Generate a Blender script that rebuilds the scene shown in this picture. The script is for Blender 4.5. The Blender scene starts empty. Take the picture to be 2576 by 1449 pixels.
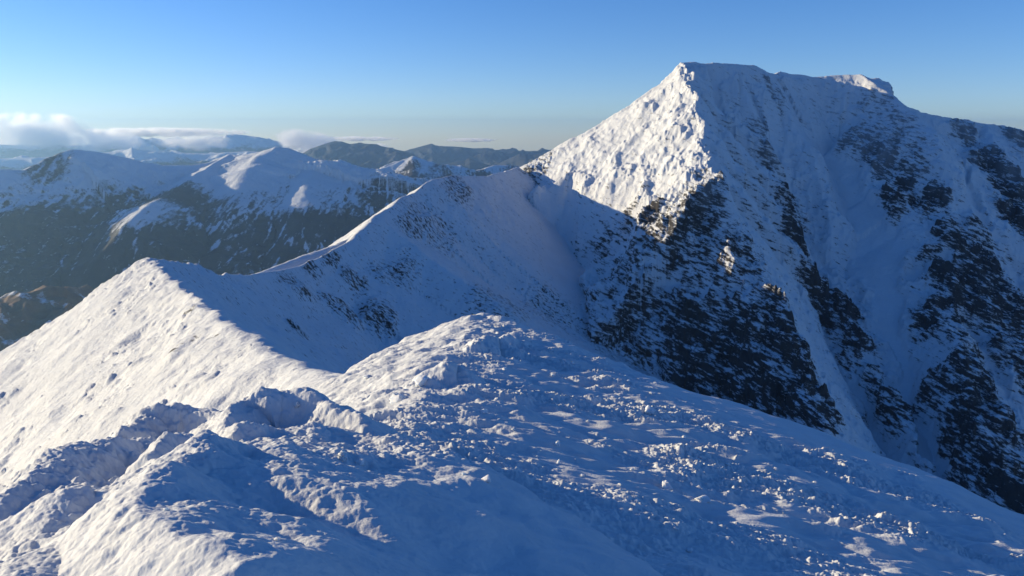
import bpy, bmesh, math, random
import numpy as np
from mathutils import Vector

PREVIEW = 1            # mesh step multiplier (1 = final density)
sc = bpy.context.scene
COL = sc.collection

# ------------------------------------------------------------------ camera
PITCH = 12.0
F = 1909.0             # focal length in units of a 2576 px wide frame
cam_d = bpy.data.cameras.new("camera")
cam_d.sensor_width = 36.0
cam_d.lens = 36.0 * F / 2576.0
cam_d.clip_start = 0.05
cam_d.clip_end = 90000.0
cam = bpy.data.objects.new("camera", cam_d)
COL.objects.link(cam)
cam.location = (0, 0, 0)
cam.rotation_euler = (math.radians(90 - PITCH), 0, 0)
sc.camera = cam

# ------------------------------------------------------------------ light
SKY_TINT = (0.94, 1.0, 1.32, 1)
SUN_AZ, SUN_EL = -73.0, 12.5          # degrees; azimuth from +Y towards +X
world = bpy.data.worlds.new("World")
sc.world = world
world.use_nodes = True
wn = world.node_tree
bg = wn.nodes["Background"]
sky = wn.nodes.new("ShaderNodeTexSky")
sky.sky_type = 'NISHITA'
sky.sun_disc = False
sky.sun_elevation = math.radians(SUN_EL)
sky.sun_rotation = math.radians(SUN_AZ)
sky.altitude = 1200.0
sky.air_density = 1.0
sky.dust_density = 0.35
sky.ozone_density = 3.0
tc = wn.nodes.new("ShaderNodeTexCoord")
mp = wn.nodes.new("ShaderNodeMapping")
mp.inputs['Location'].default_value = (0, 0, 0.018)      # dip of the horizon seen from the summit
wn.links.new(tc.outputs['Generated'], mp.inputs['Vector'])
wn.links.new(mp.outputs['Vector'], sky.inputs['Vector'])
hs = wn.nodes.new("ShaderNodeHueSaturation")
hs.inputs['Saturation'].default_value = 1.2
wn.links.new(sky.outputs['Color'], hs.inputs['Color'])
tint = wn.nodes.new("ShaderNodeMix")
tint.data_type = 'RGBA'; tint.blend_type = 'MULTIPLY'
tint.inputs['Factor'].default_value = 1.0
tint.inputs['B'].default_value = SKY_TINT          # the camera's cool white balance
wn.links.new(hs.outputs['Color'], tint.inputs['A'])
wn.links.new(tint.outputs['Result'], bg.inputs['Color'])
bg.inputs['Strength'].default_value = 0.092

sun_d = bpy.data.lights.new("sun", 'SUN')
sun_d.energy = 5.0
sun_d.angle = math.radians(0.5)
sun_d.color = (1.0, 0.82, 0.52)
sun = bpy.data.objects.new("sun", sun_d)
COL.objects.link(sun)
_a, _e = math.radians(SUN_AZ), math.radians(SUN_EL)
S = Vector((math.sin(_a) * math.cos(_e), math.cos(_a) * math.cos(_e), math.sin(_e)))
sun.rotation_euler = S.to_track_quat('Z', 'Y').to_euler()
sun.location = S * 50

sc.view_settings.view_transform = 'Standard'
sc.view_settings.look = 'None'
sc.view_settings.exposure = 0.55
sc.view_settings.gamma = 1.0
sc.view_settings.use_curve_mapping = False
sc.cycles.use_denoising = True
sc.cycles.max_bounces = 12
sc.cycles.diffuse_bounces = 3
sc.cycles.volume_bounces = 12
sc.cycles.transparent_max_bounces = 8
sc.cycles.volume_max_steps = 256

# ------------------------------------------------------------------ helpers
_t = math.radians(PITCH)
def ray(px, py):
    xc = (px - 1288.0) / F
    yc = (724.5 - py) / F
    return (xc, math.cos(_t) + math.sin(_t) * yc, -math.sin(_t) + math.cos(_t) * yc)

def W(px, py, r):
    d = ray(px, py)
    h = math.hypot(d[0], d[1])
    return (d[0] / h * r, d[1] / h * r, d[2] / h * r)

rs = np.random.RandomState(11)
_p = rs.permutation(256).astype(np.int32)
PERM = np.concatenate([_p, _p])
_g = rs.rand(256) * 2 * np.pi
GX = np.cos(_g).astype(np.float32)
GY = np.sin(_g).astype(np.float32)
RND = rs.rand(256).astype(np.float32)

def pn(x, y, seed=0):
    """gradient noise, roughly -1..1"""
    x = np.asarray(x, np.float64) + seed * 37.31
    y = np.asarray(y, np.float64) + seed * 71.77
    xi = np.floor(x); yi = np.floor(y)
    xf = (x - xi).astype(np.float32); yf = (y - yi).astype(np.float32)
    i = xi.astype(np.int64).astype(np.int32) & 255
    j = yi.astype(np.int64).astype(np.int32) & 255
    u = xf * xf * xf * (xf * (xf * 6 - 15) + 10)
    v = yf * yf * yf * (yf * (yf * 6 - 15) + 10)
    i1 = (i + 1) & 255; j1 = (j + 1) & 255
    a = PERM[PERM[i] + j]; b = PERM[PERM[i1] + j]
    c = PERM[PERM[i] + j1]; d = PERM[PERM[i1] + j1]
    n00 = GX[a] * xf + GY[a] * yf
    n10 = GX[b] * (xf - 1) + GY[b] * yf
    n01 = GX[c] * xf + GY[c] * (yf - 1)
    n11 = GX[d] * (xf - 1) + GY[d] * (yf - 1)
    x0 = n00 + u * (n10 - n00)
    x1 = n01 + u * (n11 - n01)
    return (x0 + v * (x1 - x0)) * 1.5

def fbm(x, y, oct=4, seed=0, gain=0.5):
    s = 0; a = 1.0
    for k in range(oct):
        s = s + a * pn(x * 2 ** k, y * 2 ** k, seed + k)
        a *= gain
    return s

def ridged(x, y, oct=4, seed=0, gain=0.5):
    s = 0; a = 1.0
    for k in range(oct):
        s = s + a * (1 - 2.0 * np.abs(pn(x * 2 ** k, y * 2 ** k, seed + k)))
        a *= gain
    return s

def clods(x, y, seed=0, dens=0.5, rmin=0.15, rmax=0.45):
    """scattered rounded lumps, one possible lump to a unit cell; height in cell units"""
    x = np.asarray(x, np.float64); y = np.asarray(y, np.float64)
    xi = np.floor(x); yi = np.floor(y)
    out = np.zeros(x.shape, np.float32)
    for di in (-1, 0, 1):
        for dj in (-1, 0, 1):
            ci = xi + di; cj = yi + dj
            h = PERM[(PERM[(ci.astype(np.int64) + seed * 13) & 255] + cj.astype(np.int64)) & 255]
            rx = RND[h]; ry = RND[(h + 57) & 255]; rr = RND[(h + 101) & 255]; pr = RND[(h + 173) & 255]
            R = rmin + (rmax - rmin) * rr ** 2
            dx = x - ci - 0.2 - 0.6 * rx; dy = y - cj - 0.2 - 0.6 * ry
            q = np.clip(1 - (dx * dx + dy * dy) / (R * R), 0, 1)
            out = np.maximum(out, np.where(pr < dens, np.sqrt(q) * R, 0).astype(np.float32))
    return out

def sstep(a, b, x):
    t = np.clip((x - a) / (b - a), 0, 1)
    return t * t * (3 - 2 * t)

def setp(o, label=None, cat=None, group=None, kind=None):
    if label: o['label'] = label
    if cat: o['category'] = cat
    if group: o['group'] = group
    if kind: o['kind'] = kind
    return o

def mesh_obj(name, V, Q, mat, attrs=None, smooth=True):
    me = bpy.data.meshes.new(name)
    V = np.ascontiguousarray(V, np.float32)
    Q = np.ascontiguousarray(Q, np.int32)
    n, m = len(V), len(Q)
    me.vertices.add(n)
    me.vertices.foreach_set("co", V.ravel())
    me.loops.add(m * 4)
    me.loops.foreach_set("vertex_index", Q.ravel())
    me.polygons.add(m)
    me.polygons.foreach_set("loop_start", np.arange(0, m * 4, 4, dtype=np.int32))
    me.polygons.foreach_set("loop_total", np.full(m, 4, np.int32))
    if smooth:
        me.polygons.foreach_set("use_smooth", np.ones(m, bool))
    for k, a in (attrs or {}).items():
        at = me.attributes.new(k, 'FLOAT', 'POINT')
        at.data.foreach_set("value", np.ascontiguousarray(a, np.float32))
    me.update(calc_edges=True)
    me.materials.append(mat)
    o = bpy.data.objects.new(name, me)
    COL.objects.link(o)
    return o

def grid_quads(nr, nb):
    i = np.arange((nr - 1) * (nb - 1), dtype=np.int32)
    r = i // (nb - 1); c = i % (nb - 1)
    a = r * nb + c
    return np.stack([a, a + 1, a + 1 + nb, a + nb], 1)      # facing up for (range, bearing) order reversed below

def polar(rng, bear):
    R, B = np.meshgrid(rng, np.radians(bear), indexing='ij')
    return R * np.sin(B), R * np.cos(B)

def grid_normals(X, Y, Z):
    P = np.stack([X, Y, Z], -1)
    dr = np.gradient(P, axis=0); db = np.gradient(P, axis=1)
    n = np.cross(db, dr)
    n /= np.linalg.norm(n, axis=-1, keepdims=True) + 1e-9
    n *= np.sign(n[..., 2:3] + 1e-9)
    return n

def blur(a, k):
    """separable box blur"""
    for ax in (0, 1):
        pad = [(0, 0), (0, 0)]; pad[ax] = (k + 1, k)
        c = np.cumsum(np.pad(a, pad, mode='edge'), ax, dtype=np.float64)
        n = a.shape[ax]
        i = np.arange(n)
        a = ((np.take(c, i + 2 * k + 1, ax) - np.take(c, i, ax)) / (2 * k + 1)).astype(np.float32)
    return a

def ridge_field(X, Y, ridges, floor):
    """highest of many ridges: crest height minus a flank profile on each side"""
    X = X.astype(np.float32); Y = Y.astype(np.float32)
    Z = np.full(X.shape, floor, np.float32)
    own = np.full(X.shape, -1, np.int16)
    dep = np.full(X.shape, 1e4, np.float32)
    for k, rd in enumerate(ridges):
        P = rd['p']
        w = rd.get('w', 2.0)
        dm = np.full(X.shape, 1e9, np.float32); zc = np.zeros(X.shape, np.float32)
        lf = np.zeros(X.shape, bool); endc = np.zeros(X.shape, np.float32)
        ns = len(P) - 1
        for q, (a, b) in enumerate(zip(P[:-1], P[1:])):
            ex, ey = b[0] - a[0], b[1] - a[1]
            px = X - a[0]; py = Y - a[1]
            t0 = (px * ex + py * ey) / (ex * ex + ey * ey + 1e-6)
            t = np.clip(t0, 0, 1)
            dx = px - t * ex; dy = py - t * ey
            d = dx * dx + dy * dy
            m = d < dm
            dm = np.where(m, d, dm)
            zc = np.where(m, a[2] + (b[2] - a[2]) * t, zc)
            lf = np.where(m, (ex * py - ey * px) > 0, lf)
            if q == 0 or q == ns - 1:
                L = math.hypot(ex, ey)
                o0 = -t0 * L if q == 0 else 0 * t0
                o1 = (t0 - 1) * L if q == ns - 1 else 0 * t0
                endc = np.where(m, np.maximum(np.maximum(o0, o1), 0), endc)
            else:
                endc = np.where(m, 0, endc)
        dt = np.sqrt(dm)
        d = np.sqrt(dm + w * w) - w
        e = np.clip(endc / (dt + 1e-3), 0, 1)                 # 0 beside the ridge, 1 straight off its end
        (sl, Hl), (sr, Hr) = rd['l'], rd['r']
        s = np.where(lf, sl, sr).astype(np.float32); H = np.where(lf, Hl, Hr).astype(np.float32)
        s = s + (rd.get('e', max(sl, sr)) - s) * e; H = H + (max(Hl, Hr) - H) * e
        f = rd.get('f', 0.45)
        f = f + (0.8 - f) * e
        dp = s * ((1 - f) * H * (1 - np.exp(-d / H)) + f * d)
        if 'cut' in rd:
            dp = dp + 1.3 * np.clip(d - rd['cut'], 0, None)
        if 'cutr' in rd:
            dp = dp + np.where(lf, 0, 0.75 * np.clip(d - rd['cutr'], 0, None))
        z = zc - dp
        m = z > Z
        Z = np.where(m, z, Z)
        own = np.where(m, k, own)
        dep = np.where(m, dp, dep)
    return Z, own, dep

def up2(A, shape, step):
    """linear upsampling of a coarse index grid"""
    n0, n1 = A.shape
    i = np.clip(np.arange(shape[0]) / step, 0, n0 - 1.001); j = np.clip(np.arange(shape[1]) / step, 0, n1 - 1.001)
    i0 = i.astype(int); j0 = j.astype(int)
    fi = (i - i0)[:, None].astype(np.float32); fj = (j - j0)[None, :].astype(np.float32)
    B = A[i0] * (1 - fi) + A[i0 + 1] * fi
    return B[:, j0] * (1 - fj) + B[:, j0 + 1] * fj

# ------------------------------------------------------------------ materials
def newmat(name):
    m = bpy.data.materials.new(name)
    m.use_nodes = True
    nt = m.node_tree
    b = nt.nodes["Principled BSDF"]
    return m, nt, b

def N(nt, typ, **kw):
    n = nt.nodes.new(typ)
    for k, v in kw.items():
        if hasattr(n, k):
            setattr(n, k, v)
        else:
            n.inputs[k].default_value = v
    return n

def math_node(nt, op, a, b=None, c=None, clamp=False):
    n = nt.nodes.new("ShaderNodeMath"); n.operation = op; n.use_clamp = clamp
    for i, v in enumerate((a, b, c)):
        if v is None: continue
        if isinstance(v, (int, float)): n.inputs[i].default_value = v
        else: nt.links.new(v, n.inputs[i])
    return n.outputs[0]

def noise(nt, vec, scale, detail=4, rough=0.55):
    n = nt.nodes.new("ShaderNodeTexNoise")
    n.inputs['Scale'].default_value = scale
    n.inputs['Detail'].default_value = detail
    n.inputs['Roughness'].default_value = rough
    nt.links.new(vec, n.inputs['Vector'])
    return n.outputs['Fac']

def ramp(nt, fac, stops):
    r = nt.nodes.new("ShaderNodeValToRGB")
    el = r.color_ramp.elements
    while len(el) < len(stops): el.new(0.5)
    for e, (p, c) in zip(el, stops):
        e.position = p; e.color = (c[0], c[1], c[2], 1)
    nt.links.new(fac, r.inputs[0])
    return r.outputs[0]

def snow_rock_material(name, size, rock_cols, edge=0.25, bump=0.5, bump_scale=1.0, snow=(0.62, 0.645, 0.67), strata=None):
    """snow with bare rock where the mesh attribute 'rock' is high; size = smallest detail in metres"""
    m, nt, b = newmat(name)
    geo = N(nt, "ShaderNodeNewGeometry")
    pos = geo.outputs['Position']
    at = N(nt, "ShaderNodeAttribute", attribute_name="rock")
    if strata:                                         # rock shows in broken bands along the strata
        vec = nt.nodes.new("ShaderNodeCombineXYZ")
        for i, row in enumerate(strata):
            dp = nt.nodes.new("ShaderNodeVectorMath"); dp.operation = 'DOT_PRODUCT'
            nt.links.new(pos, dp.inputs[0]); dp.inputs[1].default_value = row
            nt.links.new(dp.outputs['Value'], vec.inputs[i])
        n1 = noise(nt, vec.outputs[0], 1.0, 6, 0.74)
        f = math_node(nt, 'ADD', at.outputs['Fac'], math_node(nt, 'MULTIPLY', math_node(nt, 'SUBTRACT', n1, 0.5), 4.7))
        f = math_node(nt, 'ADD', f, 0.5)
    else:
        n1 = noise(nt, pos, 1.0 / (size * 3), 5, 0.65)
        f = math_node(nt, 'ADD', at.outputs['Fac'], math_node(nt, 'MULTIPLY', math_node(nt, 'SUBTRACT', n1, 0.5), 1.3))
        n1b = noise(nt, pos, 1.0 / (size * 0.9), 3, 0.6)
        f = math_node(nt, 'ADD', f, math_node(nt, 'MULTIPLY', math_node(nt, 'SUBTRACT', n1b, 0.5), 0.7))
    fac = math_node(nt, 'SMOOTH_MIN', 1.0, math_node(nt, 'DIVIDE', math_node(nt, 'SUBTRACT', f, 0.5 - edge / 2), edge), 0.05, clamp=True)
    if strata:
        fa = N(nt, "ShaderNodeAttribute", attribute_name="frost")
        fac = math_node(nt, 'MULTIPLY', fac, math_node(nt, 'SUBTRACT', 1.0, fa.outputs['Fac']))
    n2 = noise(nt, pos, 1.0 / (size * 9), 4)
    rc = ramp(nt, n2, [(0.3, rock_cols[0]), (0.7, rock_cols[1])])
    n3 = noise(nt, pos, 1.0 / (size * 25), 3)
    scol = ramp(nt, n3, [(0.3, [c * 0.93 for c in snow]), (0.7, snow)])
    mx = N(nt, "ShaderNodeMix", data_type='RGBA')
    nt.links.new(fac, mx.inputs['Factor'])
    nt.links.new(scol, mx.inputs['A'])
    nt.links.new(rc, mx.inputs['B'])
    nt.links.new(mx.outputs['Result'], b.inputs['Base Color'])
    b.inputs['Roughness'].default_value = 0.75
    b.inputs['Specular IOR Level'].default_value = 0.15
    bn = noise(nt, pos, 1.0 / (size * 2.0 * bump_scale), 6, 0.6)
    bp = N(nt, "ShaderNodeBump", Strength=bump, Distance=size * 1.5)
    nt.links.new(bn, bp.inputs['Height'])
    nt.links.new(bp.outputs[0], b.inputs['Normal'])
    return m

ROCK = ((0.014, 0.013, 0.012), (0.045, 0.040, 0.036))
M_MAIN = snow_rock_material("snow_and_crag", 1.6, ROCK, edge=0.45, bump=0.5, strata=((0.053, 0.018, -0.026), (0.082, 0.0, 0.182), (-0.02, 0.055, 0.01)))
M_ARETE = snow_rock_material("ridge_snow_and_rock", 1.2, ROCK, edge=0.45, bump=0.5, strata=((0.115, -0.06, -0.06), (0.16, 0.31, 0.0), (0.03, 0.03, 0.12)))
M_FG = snow_rock_material("summit_snow", 0.012, ((0.05, 0.04, 0.03), (0.09, 0.075, 0.06)), edge=0.4, bump=0.35)
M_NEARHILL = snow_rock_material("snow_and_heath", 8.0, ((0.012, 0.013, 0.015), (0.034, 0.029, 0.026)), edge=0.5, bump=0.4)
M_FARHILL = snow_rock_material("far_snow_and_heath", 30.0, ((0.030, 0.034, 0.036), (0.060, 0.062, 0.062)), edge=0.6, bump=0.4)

# ------------------------------------------------------------------ the massif: summit ridge, arete and the great face
def WP(lst):
    return [W(*p) if len(p) == 3 and p[2] > 0 else p for p in lst]

cmd = [(60, -400, -40, 0), (10, -60, -16, 0), (0, 0, -8, 0), (-1, 22, -10.5, 0)]
cmd = [c[:3] for c in cmd] + WP([(750, 918, 130), (650, 862, 180), (560, 802, 240), (480, 742, 330), (420, 690, 420), (370, 649, 500)])
R_CMD = dict(g='arete', p=cmd, l=(0.66, 2000), r=(0.95, 330), f=0.3, w=3.0, rough=0.6)
R_SPUR = dict(g='arete', p=WP([(370, 649, 500), (300, 692, 508), (200, 762, 520), (90, 830, 535), (0, 888, 550), (-200, 1020, 580), (-500, 1240, 640)]), l=(0.5, 900), r=(1.1, 900), w=8, rough=0.6)
R_ARETE = dict(g='arete', p=WP([(370, 649, 500), (420, 656, 540), (487, 665, 600), (530, 688, 650), (625, 693, 760), (700, 680, 830), (755, 668, 880), (825, 641, 925),
                      (892, 601, 965), (943, 543, 1010), (974, 524, 1040), (1007, 496, 1075), (1044, 486, 1105), (1062, 467, 1120), (1086, 451, 1140), (1141, 443, 1180),
                      (1226, 443, 1260), (1272, 431, 1345), (1308, 421, 1410)]), l=(0.7, 800), r=(0.95, 330), f=0.2, e=0.8, w=2.0, rough=0.4)
R_SHOULDER = dict(g='arete', p=WP([(600, 705, 860), (640, 688, 880), (680, 673, 900), (755, 645, 935), (845, 616, 965), (880, 601, 985), (943, 545, 1020)]), l=(0.7, 800), r=(0.6, 300), w=5, rough=0.2)

# the sunny face is one broad facet below the summit; its two edges are the sky line and the buttress crest
TOP = W(1715, 158, 1430)
FU = np.array((-0.80, -0.60))                      # straight down the facet
def facet_z(x, y):
    q = (x - TOP[0]) * FU[0] + (y - TOP[1]) * FU[1]
    return TOP[2] - FS * q - 0.55 * np.clip(q - 215, 0, None)
FS = 0.98
def onF(px, py):
    d = ray(px, py)
    h = math.hypot(d[0], d[1])
    r = np.arange(1900, 500, -1.0)
    x = d[0] / h * r; y = d[1] / h * r
    ok = facet_z(x, y) <= d[2] / h * r               # coming in from beyond: under the sight line again
    i = int(np.argmax(ok))
    return float(x[i]), float(y[i]), float(d[2] / h * r[i])
R_SKY = dict(g='mountain', p=[onF(*q) for q in [(1180, 490), (1250, 450), (1325, 414), (1400, 371), (1500, 318), (1600, 254), (1660, 210), (1692, 180)]] + [TOP],
             l=(0.9, 900), r=(1.5, 900), e=2.6, f=0.85, w=3, rough=0.7)
R_RIM = dict(g='mountain', p=WP([(1715, 158, 1430), (1750, 157, 1440), (1765, 163, 1450), (1795, 158, 1460), (1850, 163, 1475), (1900, 165, 1490), (1935, 183, 1505), (1945, 187, 1530), (1960, 184, 1545),
                      (2050, 195, 1600), (2120, 190, 1615), (2165, 187, 1610), (2200, 210, 1590), (2243, 238, 1575), (2250, 250, 1580), (2310, 284, 1600), (2400, 302, 1640), (2500, 315, 1680), (2576, 332, 1720),
                      (2760, 370, 1800), (3000, 420, 1900)]), l=(0.35, 1500), r=(1.75, 260), e=2.6, w=2, rough=0.8)
R_NEB = dict(g='mountain', p=[TOP] + [onF(*q) for q in [(1747, 195), (1728, 232), (1752, 262), (1744, 300), (1775, 335), (1764, 372), (1790, 410), (1778, 438), (1800, 475)]], l=(1.3, 160), r=(1.5, 700), cut=150, w=2, rough=1.0)
R_NEBLOW = dict(g='mountain', p=R_NEB['p'][-1:] + [onF(*q) for q in [(1765, 530), (1715, 585), (1660, 628), (1600, 690), (1540, 770), (1500, 860)]], l=(1.15, 700), r=(1.15, 700), f=0.9, e=1.6, w=3, rough=1.0)
R_NEB2 = dict(g='mountain', p=R_NEB['p'][-2:] + WP([(1815, 530, 1110), (1850, 600, 1085), (1905, 690, 1040), (1965, 800, 985), (2030, 930, 915), (2100, 1085, 840), (2180, 1230, 780), (2300, 1430, 700)]), l=(1.25, 160), r=(0.25, 700), f=0.75, e=1.6, cutr=25, w=4, rough=1.0)
R_RIB1 = dict(g='mountain', p=WP([(1850, 164, 1475), (1880, 240, 1440), (1910, 330, 1405), (1935, 430, 1365), (1960, 560, 1300), (1990, 650, 1250)]), l=(0.9, 80), r=(1.05, 80), w=3, rough=0.85)
R_RIB2 = dict(g='mountain', p=WP([(1935, 183, 1505), (1975, 270, 1470), (2020, 360, 1430), (2055, 440, 1390), (2080, 540, 1335), (2098, 640, 1280), (2125, 740, 1220), (2160, 850, 1150), (2215, 960, 1080), (2280, 1075, 1000), (2330, 1200, 930)]),
              l=(1.0, 120), r=(1.1, 110), w=4, rough=1.0)
R_TOWER = dict(g='mountain', p=WP([(2243, 238, 1575), (2300, 290, 1530), (2345, 340, 1490), (2372, 400, 1450), (2392, 470, 1405), (2385, 540, 1365), (2390, 610, 1320), (2370, 690, 1265), (2360, 760, 1215), (2390, 860, 1140), (2430, 970, 1060), (2480, 1100, 980), (2560, 1260, 890)]),
               l=(1.05, 130), r=(1.1, 120), w=4, rough=1.0)
R_TOWER2 = dict(g='mountain', p=WP([(2210, 250, 1570), (2200, 330, 1520), (2190, 400, 1480), (2230, 470, 1430), (2290, 520, 1385), (2320, 560, 1355)]), l=(0.9, 100), r=(0.7, 120), w=5, rough=1.0)
R_RIGHT = dict(g='mountain', p=WP([(2480, 313, 1670), (2510, 400, 1590), (2545, 500, 1510), (2580, 600, 1440), (2610, 720, 1360), (2640, 860, 1270), (2700, 1040, 1160)]), l=(0.9, 160), r=(0.8, 160), w=4, rough=1.0)
R_RIGHT2 = dict(g='mountain', p=WP([(2720, 362, 1780), (2760, 480, 1640), (2800, 640, 1500), (2860, 820, 1370)]), l=(0.9, 160), r=(0.8, 160), w=4, rough=1.0)
RIDGES = [R_CMD, R_SPUR, R_ARETE, R_SHOULDER, R_SKY, R_RIM, R_NEB, R_NEBLOW, R_NEB2, R_RIB1, R_RIB2, R_TOWER, R_TOWER2, R_RIGHT, R_RIGHT2]

# bare crags: centre and reach (in the 2576 px frame), how bare
CRAGS = [(1740, 915, 70, 1.2), (1840, 940, 95, 1.3), (1950, 990, 95, 1.35), (2045, 1050, 55, 1.35), (1750, 900, 60, 0.9), (2020, 1000, 55, 1.0), (2065, 1060, 40, 1.0), (1900, 880, 70, 0.9), (1980, 900, 50, 0.95),
         (1700, 660, 100, 0.6), (1800, 780, 90, 0.65), (1650, 610, 50, 0.75), (1760, 570, 70, 0.65), (1860, 680, 60, 0.65), (1930, 790, 55, 0.8), (1560, 700, 80, 0.55), (1720, 800, 90, 0.65), (1600, 820, 80, 0.55), (1650, 750, 60, 0.6), (1500, 850, 70, 0.4), (1520, 620, 40, 0.5),
         (2010, 630, 42, 0.7), (2055, 720, 45, 0.75), (2110, 820, 45, 0.8), (2150, 890, 40, 0.75), (1990, 540, 40, 0.45), (2230, 1060, 55, 0.65), (2190, 1000, 40, 0.6),
         (1915, 340, 26, 0.6), (1925, 420, 26, 0.55), (1960, 250, 22, 0.6),
         (2150, 365, 30, 0.8), (2170, 400, 26, 0.9), (2215, 425, 26, 0.8), (2255, 515, 40, 1.35), (2225, 540, 26, 1.3), (2290, 490, 20, 1.2), (2345, 545, 32, 1.2), (2372, 600, 22, 1.25), (2230, 350, 50, 0.55), (2300, 420, 50, 0.45), (2210, 290, 40, 0.4),
         (2390, 700, 60, 0.85), (2470, 760, 80, 0.85), (2540, 830, 60, 0.95), (2360, 800, 50, 0.75), (2440, 650, 55, 0.55), (2540, 490, 50, 1.05), (2490, 420, 40, 0.8), (2560, 570, 45, 1.25), (2440, 980, 70, 0.75), (2500, 1080, 80, 0.95), (2560, 1190, 80, 1.25), (2450, 1130, 100, 1.1), (2545, 1250, 110, 1.35), (2370, 1000, 50, 0.65), (2420, 880, 50, 0.55), (2560, 930, 60, 0.9), (2420, 350, 25, 0.7), (2570, 380, 40, 1.0),
         (840, 652, 32, 0.85), (790, 678, 30, 0.65), (730, 715, 45, 0.55), (890, 720, 40, 0.6), (950, 810, 50, 0.65), (860, 790, 40, 0.6), (1150, 470, 45, 0.55), (1030, 560, 45, 0.45), (1000, 690, 50, 0.5), (740, 830, 35, 0.6), (1100, 580, 60, 0.35), (1250, 760, 90, 0.4), (1380, 800, 80, 0.4), (1350, 425, 45, 0.6),
         (520, 845, 45, 1.0), (470, 800, 40, 0.85), (580, 850, 40, 0.9), (330, 1040, 30, 0.7), (500, 940, 40, 0.5), (1640, 555, 35, 0.95), (1590, 545, 30, 0.6)]
# snow filled gullies and bowls: centre line and half width
SNOWFIELDS = [[(2010, 330, 40), (2060, 380, 60), (2110, 440, 60), (2140, 520, 75), (2200, 610, 110), (2215, 700, 95), (2235, 800, 60), (2255, 900, 42), (2280, 1000, 36), (2315, 1120, 36), (2360, 1220, 40)],
              [(1950, 640, 10), (1990, 710, 16), (2050, 820, 22), (2110, 930, 30), (2175, 1050, 34), (2240, 1140, 36)],
              [(2405, 400, 16), (2440, 500, 28), (2470, 590, 30)],
              [(1570, 748, 14), (1670, 735, 18), (1760, 728, 16), (1860, 752, 14)],
              [(1400, 520, 90), (1400, 640, 90), (1420, 720, 60)],
              [(1790, 210, 30), (1830, 300, 34), (1860, 380, 24)],
              [(2380, 650, 26), (2300, 720, 40)]]

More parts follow.
